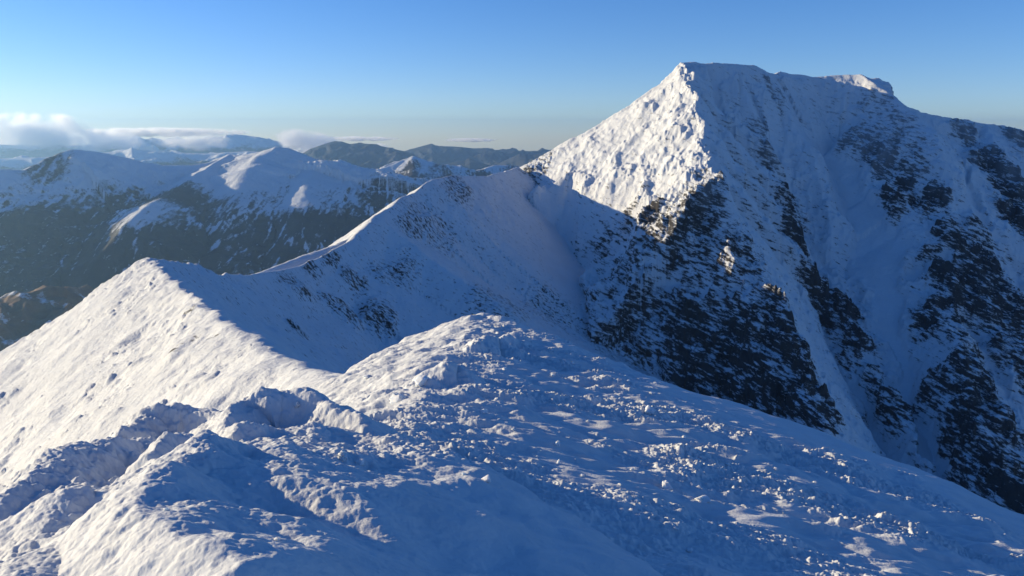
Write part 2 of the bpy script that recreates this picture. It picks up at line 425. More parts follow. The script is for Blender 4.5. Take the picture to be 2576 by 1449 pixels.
def build_massif():
    k = PREVIEW
    bear = np.concatenate([np.arange(-62, -38, 0.2 * k), np.arange(-38, 38, 0.045 * k), np.arange(38, 56, 0.2 * k)])
    rng = [30.0]
    while rng[-1] < 420: rng.append(rng[-1] * (1 + 0.0037 * k))
    while rng[-1] < 1720: rng.append(rng[-1] + 1.7 * k)
    while rng[-1] < 3200: rng.append(rng[-1] + 14 * k)
    rng = np.array(rng)
    X, Y = polar(rng, bear)
    # small wander of the ridge lines so that nothing is ruled straight
    wx = fbm(X / 60, Y / 60, 4, 3) * 4.5
    wy = fbm(X / 60, Y / 60, 4, 9) * 4.5
    st = 2
    sl = (slice(None, None, st), slice(None, None, st))
    Zc, own, dep = ridge_field((X + wx)[sl], (Y + wy)[sl], RIDGES, -1180.0)
    Xc, Yc = (X + wx)[sl], (Y + wy)[sl]
    poly = R_SKY['p'] + R_NEB['p'][1:] + R_NEBLOW['p'][1:]
    poly = [(q[0], q[1]) for q in poly] + [(-900, poly[-1][1]), (-900, poly[0][1])]
    inside = np.zeros(Xc.shape, bool)
    for (x0, y0), (x1, y1) in zip(poly, poly[1:] + poly[:1]):
        if y0 == y1: continue
        c = ((y0 > Yc) != (y1 > Yc)) & (Xc < (x1 - x0) * (Yc - y0) / (y1 - y0) + x0)
        inside ^= c
    zf = facet_z(Xc, Yc).astype(np.float32)
    m = inside & (zf > Zc)
    _, _, ds = ridge_field(Xc, Yc, [dict(p=R_SKY['p'], l=(0.8, 1e4), r=(0.8, 1e4), f=1.0, w=1.0)], -5000.0)
    _, _, dn = ridge_field(Xc, Yc, [dict(p=R_NEB['p'] + R_NEBLOW['p'][1:3], l=(1.0, 1e4), r=(1.0, 1e4), f=1.0, w=1.0)], -9000.0)
    Zc = np.where(m, zf, Zc); own = np.where(m, RIDGES.index(R_SKY), own); dep = np.where(m, ds, dep)
    rough_t = np.array([r['rough'] for r in RIDGES] + [0.0], np.float32)
    rough = rough_t[own]
    shp = X.shape
    Z = up2(Zc, shp, st); dep = up2(dep, shp, st); rough = up2(rough, shp, st)
    rough = blur(rough.astype(np.float32), 6)
    ownf = own[np.ix_(np.minimum((np.arange(shp[0]) // st), own.shape[0] - 1), np.minimum((np.arange(shp[1]) // st), own.shape[1] - 1))]
    gi = np.array([0 if r['g'] == 'arete' else 1 for r in RIDGES] + [0])
    reg = gi[ownf]
    D = np.hypot(X, Y)
    isN = (reg == 1)
    # where a line of sight first meets the bare shape of the mountain
    br = np.radians(bear)
    def hit(px, py):
        d = ray(px, py)
        hz = math.hypot(d[0], d[1])
        c = int(np.argmin(np.abs(br - math.atan2(d[0], d[1]))))
        el = np.where(rng > 180, Z[:, c] / rng, -9)
        i = int(np.argmax(el >= d[2] / hz))
        r = rng[i] if i > 0 else 1300.0
        return d[0] / hz * r, d[1] / hz * r, r
    s4 = (slice(None, None, 4), slice(None, None, 4))
    X4 = (X + 3 * wx)[s4].astype(np.float32); Y4 = (Y + 3 * wy)[s4].astype(np.float32)
    dens = np.zeros(X4.shape, np.float32)
    for px, py, rad, st_ in CRAGS:
        if px > 1980 and st_ < 0.9: st_ = st_ * 1.18
        x0, y0, r0 = hit(px, py)
        R = rad / F * r0
        ux, uy = x0 / r0, y0 / r0                        # crags reach further up and down the slope than along it
        u = (X4 - x0) * ux + (Y4 - y0) * uy
        v = -(X4 - x0) * uy + (Y4 - y0) * ux
        q = np.sqrt((u / (1.25 * R)) ** 2 + (v / R) ** 2)
        dens = np.maximum(dens, st_ * (1 - sstep(0.55, 1.35, q)))
    smooth = np.zeros(X4.shape, np.float32)
    for pts in SNOWFIELDS:
        H = [hit(p[0], p[1]) for p in pts]
        for a, b, pa, pb in zip(H[:-1], H[1:], pts[:-1], pts[1:]):
            ex, ey = b[0] - a[0], b[1] - a[1]
            t = np.clip(((X4 - a[0]) * ex + (Y4 - a[1]) * ey) / (ex * ex + ey * ey + 1e-6), 0, 1)
            d = np.hypot(X4 - a[0] - t * ex, Y4 - a[1] - t * ey)
            wd = (pa[2] + (pb[2] - pa[2]) * t) / F * 0.5 * (a[2] + (b[2] - a[2]) * t)
            smooth = np.maximum(smooth, 1 - sstep(0.75, 1.15, d / wd))
    dens = up2(dens, shp, 4); smooth = up2(smooth, shp, 4)
    base = np.where(isN, 0.62, 0.16) * (0.4 + 0.6 * rough / 0.9)
    A = np.clip(base + 0.6 * dens, 0, 1.25) * (1 - 0.93 * smooth)
    A = A * np.clip(1 - 0.6 * (1 - isN) * sstep(30, 200, dep) * (dens < 0.2), 0, 2)
    fade = sstep(0, 14, dep)                                  # keep the sky line where it is
    onsky = np.isin(ownf, [RIDGES.index(q) for q in (R_SKY, R_RIM, R_ARETE, R_SPUR, R_CMD, R_SHOULDER)])
    keep = np.where(onsky, 0.2 + 0.8 * sstep(2, 26, dep), 1.0).astype(np.float32)
    low = np.isin(ownf, [RIDGES.index(q) for q in (R_TOWER, R_TOWER2, R_RIGHT, R_RIGHT2, R_RIB1, R_RIB2)])
    keep = np.where(low, keep * (0.15 + 0.85 * sstep(20, -70, Z)), keep)
    keep = np.where(ownf == RIDGES.index(R_NEB), keep * (0.25 + 0.75 * sstep(115, 70, Z)), keep)
    q1 = 0.35 * pn(X / 60, Y / 60, 5)
    n = ridged(X / 80 + q1, Y / 80 - q1, 1, 31) * 8
    n = n + isN * ridged(X / 62 + 0.5 * q1 + 0.25 * pn(Y / 90, X / 90, 29), Y / 330, 1, 30) * 13
    n = n + ridged(X / 37 + q1, Y / 37, 1, 33) * 5.5
    n = n + ridged(X / 17, Y / 17 + q1, 1, 35) * 4.2
    n = n + ridged(X / 8, Y / 8, 1, 37) * 2.0
    n = n + ridged(X / 4.0, Y / 4.0, 1, 39) * 1.0
    facet = up2(m.astype(np.float32), shp, st)
    dn = up2(dn, shp, st)
    fm = np.clip(0.75 * sstep(120, 20, dn) + 0.7 * sstep(-20, -120, Z) + 0.75 * fbm(X / 48, Y / 48, 4, 88), 0, 1.2)      # craggy towards the buttress edge, smooth under the sky line
    keep = keep * (1 - facet * (1 - (0.22 + 1.05 * fm)))
    Z = Z + n * A * keep * np.clip(D / 500, 0.15, 1)
    # ledges: rock bands dipping across the face
    h = (Z + 0.45 * X - 0.1 * Y) / 13 + 1.1 * fbm(X / 60, Y / 60, 3, 51)
    tri = h - np.floor(h)
    Z = Z + (sstep(0.0, 0.7, tri) - tri) * 13 * np.clip(A - 0.35, 0, 1) * fade
    h = (Z + 0.55 * X) / 37 + 0.9 * fbm(X / 130, Y / 130, 3, 53)
    tri = h - np.floor(h)
    Z = Z + (sstep(0.1, 0.7, tri) - tri) * 26 * np.clip(dens - 0.35, 0, 0.8) * np.where(onsky, sstep(8, 50, dep), keep) * (1 - smooth)
    # rime lumps and general small relief everywhere
    lum = clods(X / 7 + 0.4 * pn(X / 6, Y / 6, 61), Y / 7, 3, 0.6) * 4.2 + clods(X / 3.2 + 0.4 * pn(X / 1.6, Y / 1.6, 62), Y / 3.2, 5, 0.6) * 2.0
    patch = sstep(0.02, 0.38, fbm(X / 34 + 0.4 * fbm(X / 15, Y / 15, 2, 72), Y / 34, 3, 71))
    lit_side = (np.isin(ownf, [RIDGES.index(R_SKY), RIDGES.index(R_NEB), RIDGES.index(R_SPUR), RIDGES.index(R_CMD)])).astype(np.float32)
    fa_ = X * FU[0] + Y * FU[1]; fb_ = X * FU[1] - Y * FU[0]
    Z = Z + facet * sstep(0, 20, dep) * (ridged(fb_ / 17 + 0.5 * pn(fa_ / 40, fb_ / 40, 77), fa_ / 75, 1, 78) * 0.5 + ridged(fb_ / 7.5 + 0.5 * pn(fa_ / 18, fb_ / 18, 79), fa_ / 30, 1, 80) * 0.35)
    lum = lum * (1 - facet * (1 - (0.06 + 1.3 * fm)))
    Z = Z + (lum * patch * np.clip(0.2 + 0.5 * lit_side + 0.5 * A, 0, 1.2) * (1 - 0.9 * smooth) + (0.3 + 0.5 * patch) * fbm(X / 14, Y / 14, 3, 73) * (1 - 0.5 * smooth) + 1.3 * (1 - sstep(4, 22, dep)) * fbm(X / 11, Y / 11, 3, 75) * (D < 700)) * np.clip(D / 300, 0.15, 1)
    # keep well under the modelled summit snow close to the camera
    Z = Z - 5.0 * (1 - sstep(25, 60, D))
    nrm = grid_normals(X, Y, Z)
    steep = 1 - nrm[..., 2]
    dd = dens * (1 - smooth) + np.where(isN, 0.28, np.where(lit_side > 0, 0.0, 0.48)) * (1 - smooth)
    steep = blur(steep.astype(np.float32), 1)
    rock = np.clip(0.85 * (steep - 0.42) + 0.90 * np.minimum(dd, 1.2) - 0.84, -2, 1)
    frost = 0.32 * sstep(-120, 10, Z + 40 * fbm(X / 45, Y / 45, 3, 95)) * isN          # the upper crags are frosted over
    V = np.stack([X, Y, Z], -1).reshape(-1, 3)
    Q = grid_quads(*shp)[:, ::-1]
    regf = reg.ravel()
    qr = regf[Q].max(1)
    at = rock.ravel(); fr = frost.ravel()
    for val, nm in ((0, 'arete'), (1, 'mountain')):
        q = Q[qr == val]
        u, inv = np.unique(q, return_inverse=True)
        o = mesh_obj(nm, V[u], inv.reshape(-1, 4), M_ARETE if val == 0 else M_MAIN, {'rock': at[u], 'frost': fr[u]})
        setp(o, kind='structure')

build_massif()

# ------------------------------------------------------------------ summit snow under the camera
EDGE = [(-300, 1500), (300, 1200), (600, 1010), (750, 918), (800, 895), (850, 880), (880, 851), (940, 836), (1000, 823), (1100, 794), (1190, 782), (1250, 795), (1370, 828), (1480, 878), (1600, 918), (1720, 960), (1900, 1015), (2100, 1085),
        (2300, 1160), (2500, 1245), (2576, 1276), (2800, 1370), (3200, 1560), (3800, 1850)]
GX0, GY0, GZ0 = 0.196, -0.185, -1.62
def top_plane(x, y):
    xx = np.maximum(x, -2.4)
    lee = 0.20 * np.logaddexp(0, np.clip((-1.15 - x) / 0.25, -40, 60)) * 0.25 * sstep(6.0, 8.5, y)     # the hump falls away on the sunny side too
    return GZ0 - GX0 * xx - np.where(xx > 0, 0.009, 0.036) * xx * xx + GY0 * y - lee
def plane_hit(px, py):
    d = ray(px, py)
    t = np.linspace(0.5, 60, 6000)
    z = top_plane(d[0] * t, d[1] * t)
    i = int(np.argmax(d[2] * t <= z))
    return d[0] * t[i], d[1] * t[i]
_eb, _er = [], []
for p in EDGE[3:]:
    x, y = plane_hit(*p)
    _eb.append(math.degrees(math.atan2(x, y))); _er.append(math.hypot(x, y))
_eb = np.array(_eb); _er = np.array(_er)

def fg_base(x, y):
    r = np.hypot(x, y); b = np.degrees(np.arctan2(x, y))
    z = top_plane(x, y)
    # left flank
    z = z - 0.62 * np.logaddexp(0, (-2.2 - 0.16 * np.clip(y - 6, 0, 8) - x) / 0.45) * 0.45 - 0.20 * np.clip(-1.0 - x, 0, 1.4)
    # roll off past the edge of the top
    re = np.interp(b, _eb, _er)
    e = r - re
    w = 0.25 + 0.035 * re
    drop = 0.75 * np.logaddexp(0, np.clip((e - 0.8 * w) / w, -30, 300)) * w
    right = sstep(-17.5, -15.5, b)
    z = z - drop * right
    z = z - 0.35 * np.clip(r - 10, 0, None) * (1 - right)
    return z

def lower(pts, dz):
    return [(a, b, c - dz) for a, b, c in pts]

def on_top(pts):
    out = []
    for px, py, h in pts:
        x, y = plane_hit(px, py)
        out.append((x, y, float(top_plane(x, y)) + h))
    return out

# wind drifts: crest line, slope on either side
DRIFTS = [
    dict(p=WP([(545, 1100, 4.9), (577, 1031, 5.3), (610, 996, 5.45), (653, 966, 5.5), (716, 976, 5.5), (776, 988, 5.4), (842, 1008, 5.25), (905, 1055, 5.0), (940, 1100, 4.8)]), l=(1.1, 0.5), r=(1.0, 0.5), f=0.35, cut=0.8, w=0.05),
    dict(p=WP([(600, 1095, 4.55), (680, 1078, 4.6), (750, 1083, 4.55), (830, 1105, 4.4), (900, 1135, 4.3)]), l=(0.7, 0.2), r=(0.9, 0.25), f=0.4, cut=0.5, w=0.05),
    dict(p=WP([(590, 1449, 2.15), (470, 1370, 2.45), (395, 1310, 2.7), (335, 1262, 2.95), (371, 1210, 3.15), (431, 1164, 3.4), (484, 1119, 3.65), (530, 1104, 3.75), (583, 1122, 3.8), (663, 1142, 3.85), (756, 1150, 3.9), (862, 1146, 3.95), (928, 1162, 3.9), (1000, 1160, 3.9), (1050, 1178, 3.85), (1090, 1205, 3.75)]),
         l=(0.9, 0.45), r=(0.5, 1.2), f=0.75, cut=1.9, w=0.07),
    dict(p=lower(WP([(-60, 1290, 4.0), (40, 1215, 4.3), (130, 1152, 4.6), (205, 1100, 4.95), (252, 1084, 5.1), (290, 1106, 5.05), (330, 1125, 5.0)]), 0.07), l=(0.8, 0.4), r=(0.8, 0.4), f=0.5, cut=0.7, w=0.11),
    dict(p=WP([(371, 1150, 4.2), (395, 1105, 4.35), (416, 1088, 4.4), (455, 1097, 4.4), (492, 1110, 4.35)]), l=(1.4, 0.3), r=(1.2, 0.3), f=0.5, cut=0.4, w=0.03),
    dict(p=lower(WP([(305, 1080, 6.2), (345, 1036, 6.4), (391, 1011, 6.5), (464, 1024, 6.5), (530, 1028, 6.4), (565, 1048, 6.2)]), 0.06), l=(1.0, 0.5), r=(0.9, 0.5), f=0.5, cut=0.7, w=0.11),
    dict(p=lower(WP([(120, 1275, 3.5), (160, 1235, 3.65), (200, 1213, 3.75), (265, 1224, 3.75), (330, 1240, 3.7)]), 0.07), l=(0.6, 0.3), r=(0.45, 0.25), f=0.5, cut=0.5, w=0.11),
    dict(p=lower(WP([(205, 1330, 3.1), (250, 1284, 3.25), (298, 1269, 3.3), (330, 1280, 3.3)]), 0.06), l=(0.6, 0.25), r=(0.45, 0.2), f=0.5, cut=0.5, w=0.11),
    dict(p=lower(WP([(60, 1400, 2.95), (140, 1370, 3.0), (230, 1345, 3.05), (300, 1350, 3.0)]), 0.05), l=(0.5, 0.25), r=(0.4, 0.2), f=0.6, cut=0.5, w=0.11),
    dict(p=WP([(690, 1185, 3.45), (830, 1262, 3.12), (980, 1370, 2.8), (1080, 1470, 2.6)]), l=(0.4, 0.6), r=(0.4, 0.6), f=0.7, cut=0.9, w=0.3),
    dict(p=on_top([(1180, 806, 0.10), (1215, 802, 0.16), (1260, 812, 0.10)]), l=(0.6, 0.5), r=(0.8, 0.4), f=0.6, cut=0.5, w=0.1),
    dict(p=on_top([(1195, 885, 0.10), (1225, 878, 0.24), (1262, 880, 0.2), (1290, 890, 0.08)]), l=(0.8, 0.3), r=(0.9, 0.2), f=0.6, cut=0.3, w=0.08),
    dict(p=on_top([(1265, 868, 0.10), (1300, 860, 0.2), (1340, 866, 0.08)]), l=(0.8, 0.3), r=(0.9, 0.2), f=0.6, cut=0.3, w=0.08),
    dict(p=on_top([(1085, 965, 0.05), (1112, 950, 0.15), (1150, 948, 0.13), (1190, 962, 0.05)]), l=(0.7, 0.3), r=(0.8, 0.25), f=0.6, cut=0.25, w=0.05),
]

PIT = plane_hit(1772, 1290)
def fg(x, y, fine=True):
    x = np.asarray(x, np.float64); y = np.asarray(y, np.float64)
    r = np.hypot(x, y)
    amp = 0.02 + 0.03 * np.clip(r / 6, 0, 2)
    wx = x + amp * fbm(x / 0.5, y / 0.5, 4, 101); wy = y + amp * fbm(x / 0.5, y / 0.5, 4, 107)
    z = fg_base(x, y)
    big = np.clip(r / 12, 0.2, 1)
    z = z + 0.10 * fbm(x / 3.1, y / 2.3, 3, 111) * big
    zd, _, dd = ridge_field(wx, wy, DRIFTS, -90.0)
    k = 0.10
    h = np.clip(0.5 + 0.5 * (zd - z) / k, 0, 1)
    z = z + (zd - z) * h + k * h * (1 - h)                       # soft union of the drifts and the top
    ondrift = h
    z = z + h * (0.040 * fbm(x / 0.50, y / 0.42, 2, 113) + 0.012 * np.abs(pn(x / 0.2, y / 0.17, 117)))
    z = z - 0.10 * np.exp(-(((x - PIT[0]) / 0.22) ** 2 + ((y - PIT[1]) / 0.24) ** 2))      # a boot sized hole in the slope
    if not fine:
        return z
    b = np.degrees(np.arctan2(x, y)); re = np.interp(b, _eb, _er)
    calm = 1 - 0.8 * sstep(-0.40, -0.15, (r - re) / re) * sstep(5, 14, b)           # wind polished along the lee edge
    z = z + calm * 0.065 * fbm(x / 0.85, y / 0.42, 3, 121) * np.clip(r / 6, 0.4, 1.5)
    # crust: rime knobs on the windward side, ripples on the flat
    leftw = sstep(0.6, -1.2, x)
    tex = sstep(-0.2, 0.4, fbm(x / 2.2, y / 1.4, 3, 131))
    tex = np.maximum(tex, leftw * 0.75)
    tex = tex * calm * (1 - 0.65 * sstep(6.5, 8, y) * sstep(-0.3, -1.2, x))
    kx = 0.5 * pn(x / .19, y / .19, 141); ky = 0.5 * pn(x / .19, y / .19, 142)
    bil = np.abs(pn(x / 0.17 + kx, y / 0.11 + ky, 143)) + 0.5 * np.abs(pn(x / 0.08 + kx, y / 0.055 - ky, 145)) + 0.3 * np.abs(pn(x / 0.038, y / 0.03, 147))
    z = z + tex * (0.030 * bil + 0.012 * fbm(x / 0.06, y / 0.04, 3, 151)) * np.clip(r / 5, 0.45, 1.5)
    rip = fbm(x / 0.42 + 0.8 * pn(x / 0.9, y / 0.7, 157), y / 0.11, 3, 155)
    z = z + calm * 0.020 * rip * (1 - 0.7 * ondrift) * np.clip(r / 6, 0.5, 1.3)
    # crumbs broken off and scattered down wind, in drifts of their own
    jx = 0.30 * pn(x / 0.07, y / 0.07, 165); jy = 0.30 * pn(x / 0.07, y / 0.07, 166)
    jag = 0.75 + 0.5 * pn(x / 0.035, y / 0.035, 168)
    crumbs = (clods(x / 0.34 + jx, y / 0.26 + jy, 7, 0.20) * 0.12 + clods(x / 0.14 + jx, y / 0.13 + jy, 9, 0.16) * 0.045) * jag + clods(x / 0.06, y / 0.055, 11, 0.2) * 0.014
    crust = sstep(0.12, 0.6, fbm(x / 0.55 + 0.4 * jx, y / 0.20 + 0.4 * jy, 4, 171, 0.6))
    crumbs = crumbs + crust * (0.018 + 0.030 * np.abs(pn(x / 0.09 + jx, y / 0.06 + jy, 175)) + 0.012 * np.abs(pn(x / 0.04, y / 0.03, 176)))
    cm = sstep(0.02, 0.6, fbm(x / 1.5, y / 0.8, 4, 161)) * (1 - 0.75 * ondrift * sstep(7, 5, r))
    b = np.degrees(np.arctan2(x, y)); re = np.interp(b, _eb, _er)
    cm = cm * (1 - 0.95 * sstep(-0.46, -0.2, (r - re) / re) * sstep(5, 14, b))
    z = z + 0.78 * crumbs * cm * sstep(-1.3, -0.3, x) * np.clip(r / 7, 0.3, 1.3)
    return z

def build_foreground():
    k = PREVIEW
    bear = np.concatenate([np.arange(-80, -42, 0.25 * k), np.arange(-42, 42, 0.05 * k), np.arange(42, 80, 0.25 * k)])
    rng = [0.5]
    while rng[-1] < 1.8: rng.append(rng[-1] * (1 + 0.008 * k))
    while rng[-1] < 30: rng.append(rng[-1] * (1 + 0.0020 * k))
    while rng[-1] < 90: rng.append(rng[-1] * (1 + 0.006 * k))
    rng = np.array(rng)
    X, Y = polar(rng, bear)
    Z = fg(X, Y)
    rock = np.zeros_like(Z)
    V = np.stack([X, Y, Z], -1).reshape(-1, 3)
    Q = grid_quads(*X.shape)[:, ::-1]
    o = mesh_obj('summit_snow', V, Q, M_FG, {'rock': rock.ravel()})
    setp(o, kind='structure')

build_foreground()

# ------------------------------------------------------------------ loose chunks of snow and ice
M_CHUNK, _nt, _b = newmat("broken_snow")
_pos = N(_nt, "ShaderNodeNewGeometry").outputs['Position']
_nt.links.new(ramp(_nt, noise(_nt, _pos, 30, 4), [(0.3, (0.58, 0.62, 0.67)), (0.7, (0.68, 0.70, 0.73))]), _b.inputs['Base Color'])
_b.inputs['Roughness'].default_value = 0.6
_b.inputs['Specular IOR Level'].default_value = 0.2
_b.inputs['Subsurface Weight'].default_value = 0.5
_b.inputs['Subsurface Radius'].default_value = (0.04, 0.05, 0.06)
_b.inputs['Subsurface Scale'].default_value = 1.0
_bp = N(_nt, "ShaderNodeBump", Strength=0.4, Distance=0.01)
_nt.links.new(noise(_nt, _pos, 90, 5), _bp.inputs['Height'])
_nt.links.new(_bp.outputs[0], _b.inputs['Normal'])

def chunk(px, py, w, h, seed, label, kind='lump', group='snow chunks scattered on the summit snow'):
    """px, py: where its foot rests; w, h: width and height in the 2576 px frame"""
    d = ray(px, py)
    t = np.linspace(1.5, 30, 3000)
    z = fg(d[0] * t, d[1] * t)
    i = int(np.argmax(d[2] * t <= z))
    t = t[i]
    W_, H_ = w / F * t, h / F * t
    rr = random.Random(seed)
    bm = bmesh.new()
    bmesh.ops.create_icosphere(bm, subdivisions=4, radius=1.0)
    co = np.array([v.co[:] for v in bm.verts])
    o1 = rr.random() * 50
    n = pn(co[:, 0] * 1.3 + o1, co[:, 1] * 1.3 + co[:, 2] * 1.7, seed) * 0.38 + pn(co[:, 0] * 3.1 + o1, co[:, 2] * 3.1 + co[:, 1] * 2.3, seed + 1) * 0.20 + pn(co[:, 1] * 7 + o1, co[:, 2] * 7 - co[:, 0] * 5, seed + 2) * 0.09
    co = co * (1 + n)[:, None]
    # a few flat broken faces
    for q in range(6):
        nv = np.array([rr.uniform(-1, 1), rr.uniform(-1, 1), rr.uniform(-0.3, 1)]); nv /= np.linalg.norm(nv)
        s_ = co @ nv
        lim = rr.uniform(0.45, 0.8)
        co = co - np.clip(s_ - lim, 0, None)[:, None] * nv * 0.92
    if kind == 'wedge':
        co[:, 0] *= 1 - 0.35 * np.clip(co[:, 2], -1, 1); co[:, 1] *= 0.55
        co[:, 0] += 0.25 * co[:, 2]
    elif kind == 'slab':
        co[:, 1] *= 0.35; co[:, 0] += 0.55 * co[:, 2]
    elif kind == 'spiky':
        co[:, 2] *= 1 + 0.5 * np.abs(pn(co[:, 0] * 5 + o1, co[:, 1] * 5, seed + 4))
        co += 0.16 * np.stack([pn(co[:, 1] * 6, co[:, 2] * 6 + o1, seed + 5), pn(co[:, 0] * 6, co[:, 2] * 6 + o1, seed + 6), pn(co[:, 0] * 6, co[:, 1] * 6 + o1, seed + 7)], 1)
    co = co * np.array([W_ / 2, W_ / 2, H_ / 2])
    co[:, 2] += H_ * 0.5 - 0.28 * H_
    for v, c in zip(bm.verts, co): v.co = c
    for f in bm.faces: f.smooth = True
    me = bpy.data.meshes.new("snow_chunk"); bm.to_mesh(me); bm.free()
    me.materials.append(M_CHUNK)
    o = bpy.data.objects.new("snow_chunk", me); COL.objects.link(o)
    o.location = (d[0] * t, d[1] * t, d[2] * t)
    o.rotation_euler = (0, 0, rr.uniform(-0.5, 0.5))
    return setp(o, label, 'snow chunk', group)

chunk(1401, 1122, 17, 26, 1, "upright pale wedge of ice standing alone in the wide blue shade", 'wedge')
chunk(1405, 1166, 11, 17, 2, "small upright stub of ice just below the lone pale wedge", 'wedge')
chunk(1222, 1212, 30, 30, 3, "leaning slab of ice at the end of a sunlit crust streak", 'slab')
chunk(862, 1152, 30, 24, 4, "spiky ice lump perched on the crest of the big shaded drift", 'spiky')
chunk(748, 1020, 15, 16, 5, "tiny jagged ice crystal glinting on the shaded face of the pointed drift", 'spiky')
chunk(925, 950, 19, 15, 6, "squarish snow block behind the pointed drift")
chunk(1000, 1012, 46, 30, 7, "big double snow lump on the sunlit crust beyond the pointed drift")
chunk(1062, 962, 40, 28, 8, "wide knobbly snow lump before the rounded hump's hollow")
chunk(1217, 1038, 20, 14, 9, "small snow chunk at the edge where ripples fade into blue shade")
chunk(1632, 1036, 30, 20, 10, "broad sunlit snow chunk highest on the slope near its far edge")
chunk(1678, 1228, 36, 24, 11, "blocky sunlit snow chunk low on the slope with a shaded hollow beneath")
chunk(1168, 1195, 13, 12, 12, "round ball of snow beside the leaning ice slab")
chunk(1465, 1197, 12, 10, 13, "small round snow ball alone in the blue shade under the crust streaks")
chunk(1770, 1258, 40, 18, 14, "low wide snow chunk above a rounded pit in the shade")
chunk(905, 1168, 28, 16, 15, "half buried snow lump on the shaded end of the big drift")
chunk(420, 1285, 18, 16, 16, "small snow knob above the sunlit flank of the big drift")
chunk(700, 1360, 20, 16, 17, "pale snow knob low on the near shaded drift face")
_small = "small crumb of sunlit snow scattered over the blue shaded slope"
for q, (px, py, w) in enumerate([(1350, 1150, 10), (1380, 1185, 9), (1500, 1128, 12), (1545, 1150, 10), (1590, 1182, 12), (1660, 1128, 13), (1720, 1100, 12), (1760, 1150, 10), (1830, 1170, 12), (1880, 1215, 14), (1950, 1180, 12), (1990, 1235, 14), (2050, 1215, 12),
                                 (1600, 1260, 14), (1640, 1300, 12), (1700, 1330, 14), (1735, 1385, 16), (1560, 1220, 10), (1480, 1060, 10), (1540, 1000, 12), (1580, 960, 12), (1640, 990, 10), (1690, 1045, 12), (1750, 1060, 10), (1820, 1090, 10), (1290, 1080, 10), (1120, 985, 12), (1270, 930, 12), (1390, 945, 12), (1440, 915, 10)]):
    chunk(px, py, w * 1.15, w * 0.65, 100 + q, _small, group='small snow crumbs on the shaded slope')

# ------------------------------------------------------------------ snowy range beyond the glen
R_M1 = dict(p=WP([(-150, 445, 5000), (0, 428, 5000), (60, 430, 5050), (110, 410, 5120), (150, 387, 5200), (187, 377, 5220), (240, 381, 5220), (347, 409, 5220), (416, 418, 5250), (486, 418, 5320),
                     (540, 405, 5400), (576, 390, 5450), (612, 396, 5400), (642, 392, 5330), (680, 371, 5250), (720, 374, 5220), (763, 387, 5150), (833, 418, 5050), (880, 441, 4980), (940, 470, 4900), (998, 497, 4800), (1060, 545, 4650), (1130, 620, 4450)]),
            l=(0.5, 1500), r=(0.62, 1100), w=10)
R_M1a = dict(p=WP([(187, 377, 5220), (150, 420, 4950), (110, 440, 4800), (20, 500, 4500), (-150, 600, 4100)]), l=(0.6, 500), r=(0.5, 600), w=14)
R_M1b = dict(p=WP([(576, 390, 5450), (540, 412, 5250), (505, 431, 5080), (470, 455, 4850), (420, 490, 4600), (370, 522, 4350), (300, 575, 4100), (230, 660, 3950), (180, 760, 3850)]), l=(0.5, 500), r=(0.55, 500), w=12)
R_M1c = dict(p=WP([(672, 376, 5240), (645, 396, 5120), (620, 425, 4950), (600, 480, 4650), (570, 560, 4250), (540, 640, 3950)]), l=(0.32, 500), r=(0.4, 500), w=30)
R_M1d = dict(p=WP([(770, 420, 5050), (775, 455, 4800), (760, 500, 4500), (740, 580, 4150), (720, 660, 3850)]), l=(0.3, 500), r=(0.4, 500), w=40)
R_M1e = dict(p=WP([(880, 441, 4980), (890, 490, 4650), (890, 550, 4300), (880, 610, 4050)]), l=(0.5, 500), r=(0.55, 500), w=12)
R_M2 = dict(p=WP([(860, 450, 6300), (889, 443, 6350), (940, 431, 6400), (986, 416, 6450), (1012, 403, 6500), (1035, 393, 6520), (1050, 405, 6530), (1074, 417, 6550), (1098, 421, 6550), (1120, 423, 6550), (1150, 434, 6600), (1200, 430, 6800), (1235, 420, 7000), (1253, 416, 7050), (1300, 418, 7100), (1420, 440, 7200)]),
            l=(0.5, 1500), r=(0.6, 1000), w=8)
R_M2a = dict(p=WP([(1035, 393, 6520), (1045, 420, 6300), (1030, 445, 6050), (1020, 500, 5650), (1015, 560, 5300)]), l=(0.4, 500), r=(0.6, 500), w=12)
R_M2b = dict(p=WP([(1120, 423, 6550), (1110, 450, 6300), (1120, 500, 5900)]), l=(0.7, 400), r=(0.6, 400), w=8)
R_HILL = dict(p=WP([(-200, 850, 3000), (-60, 800, 3050), (40, 765, 3100), (120, 742, 3150), (190, 745, 3150), (280, 790, 3100)]), l=(0.3, 900), r=(0.38, 700), w=60)

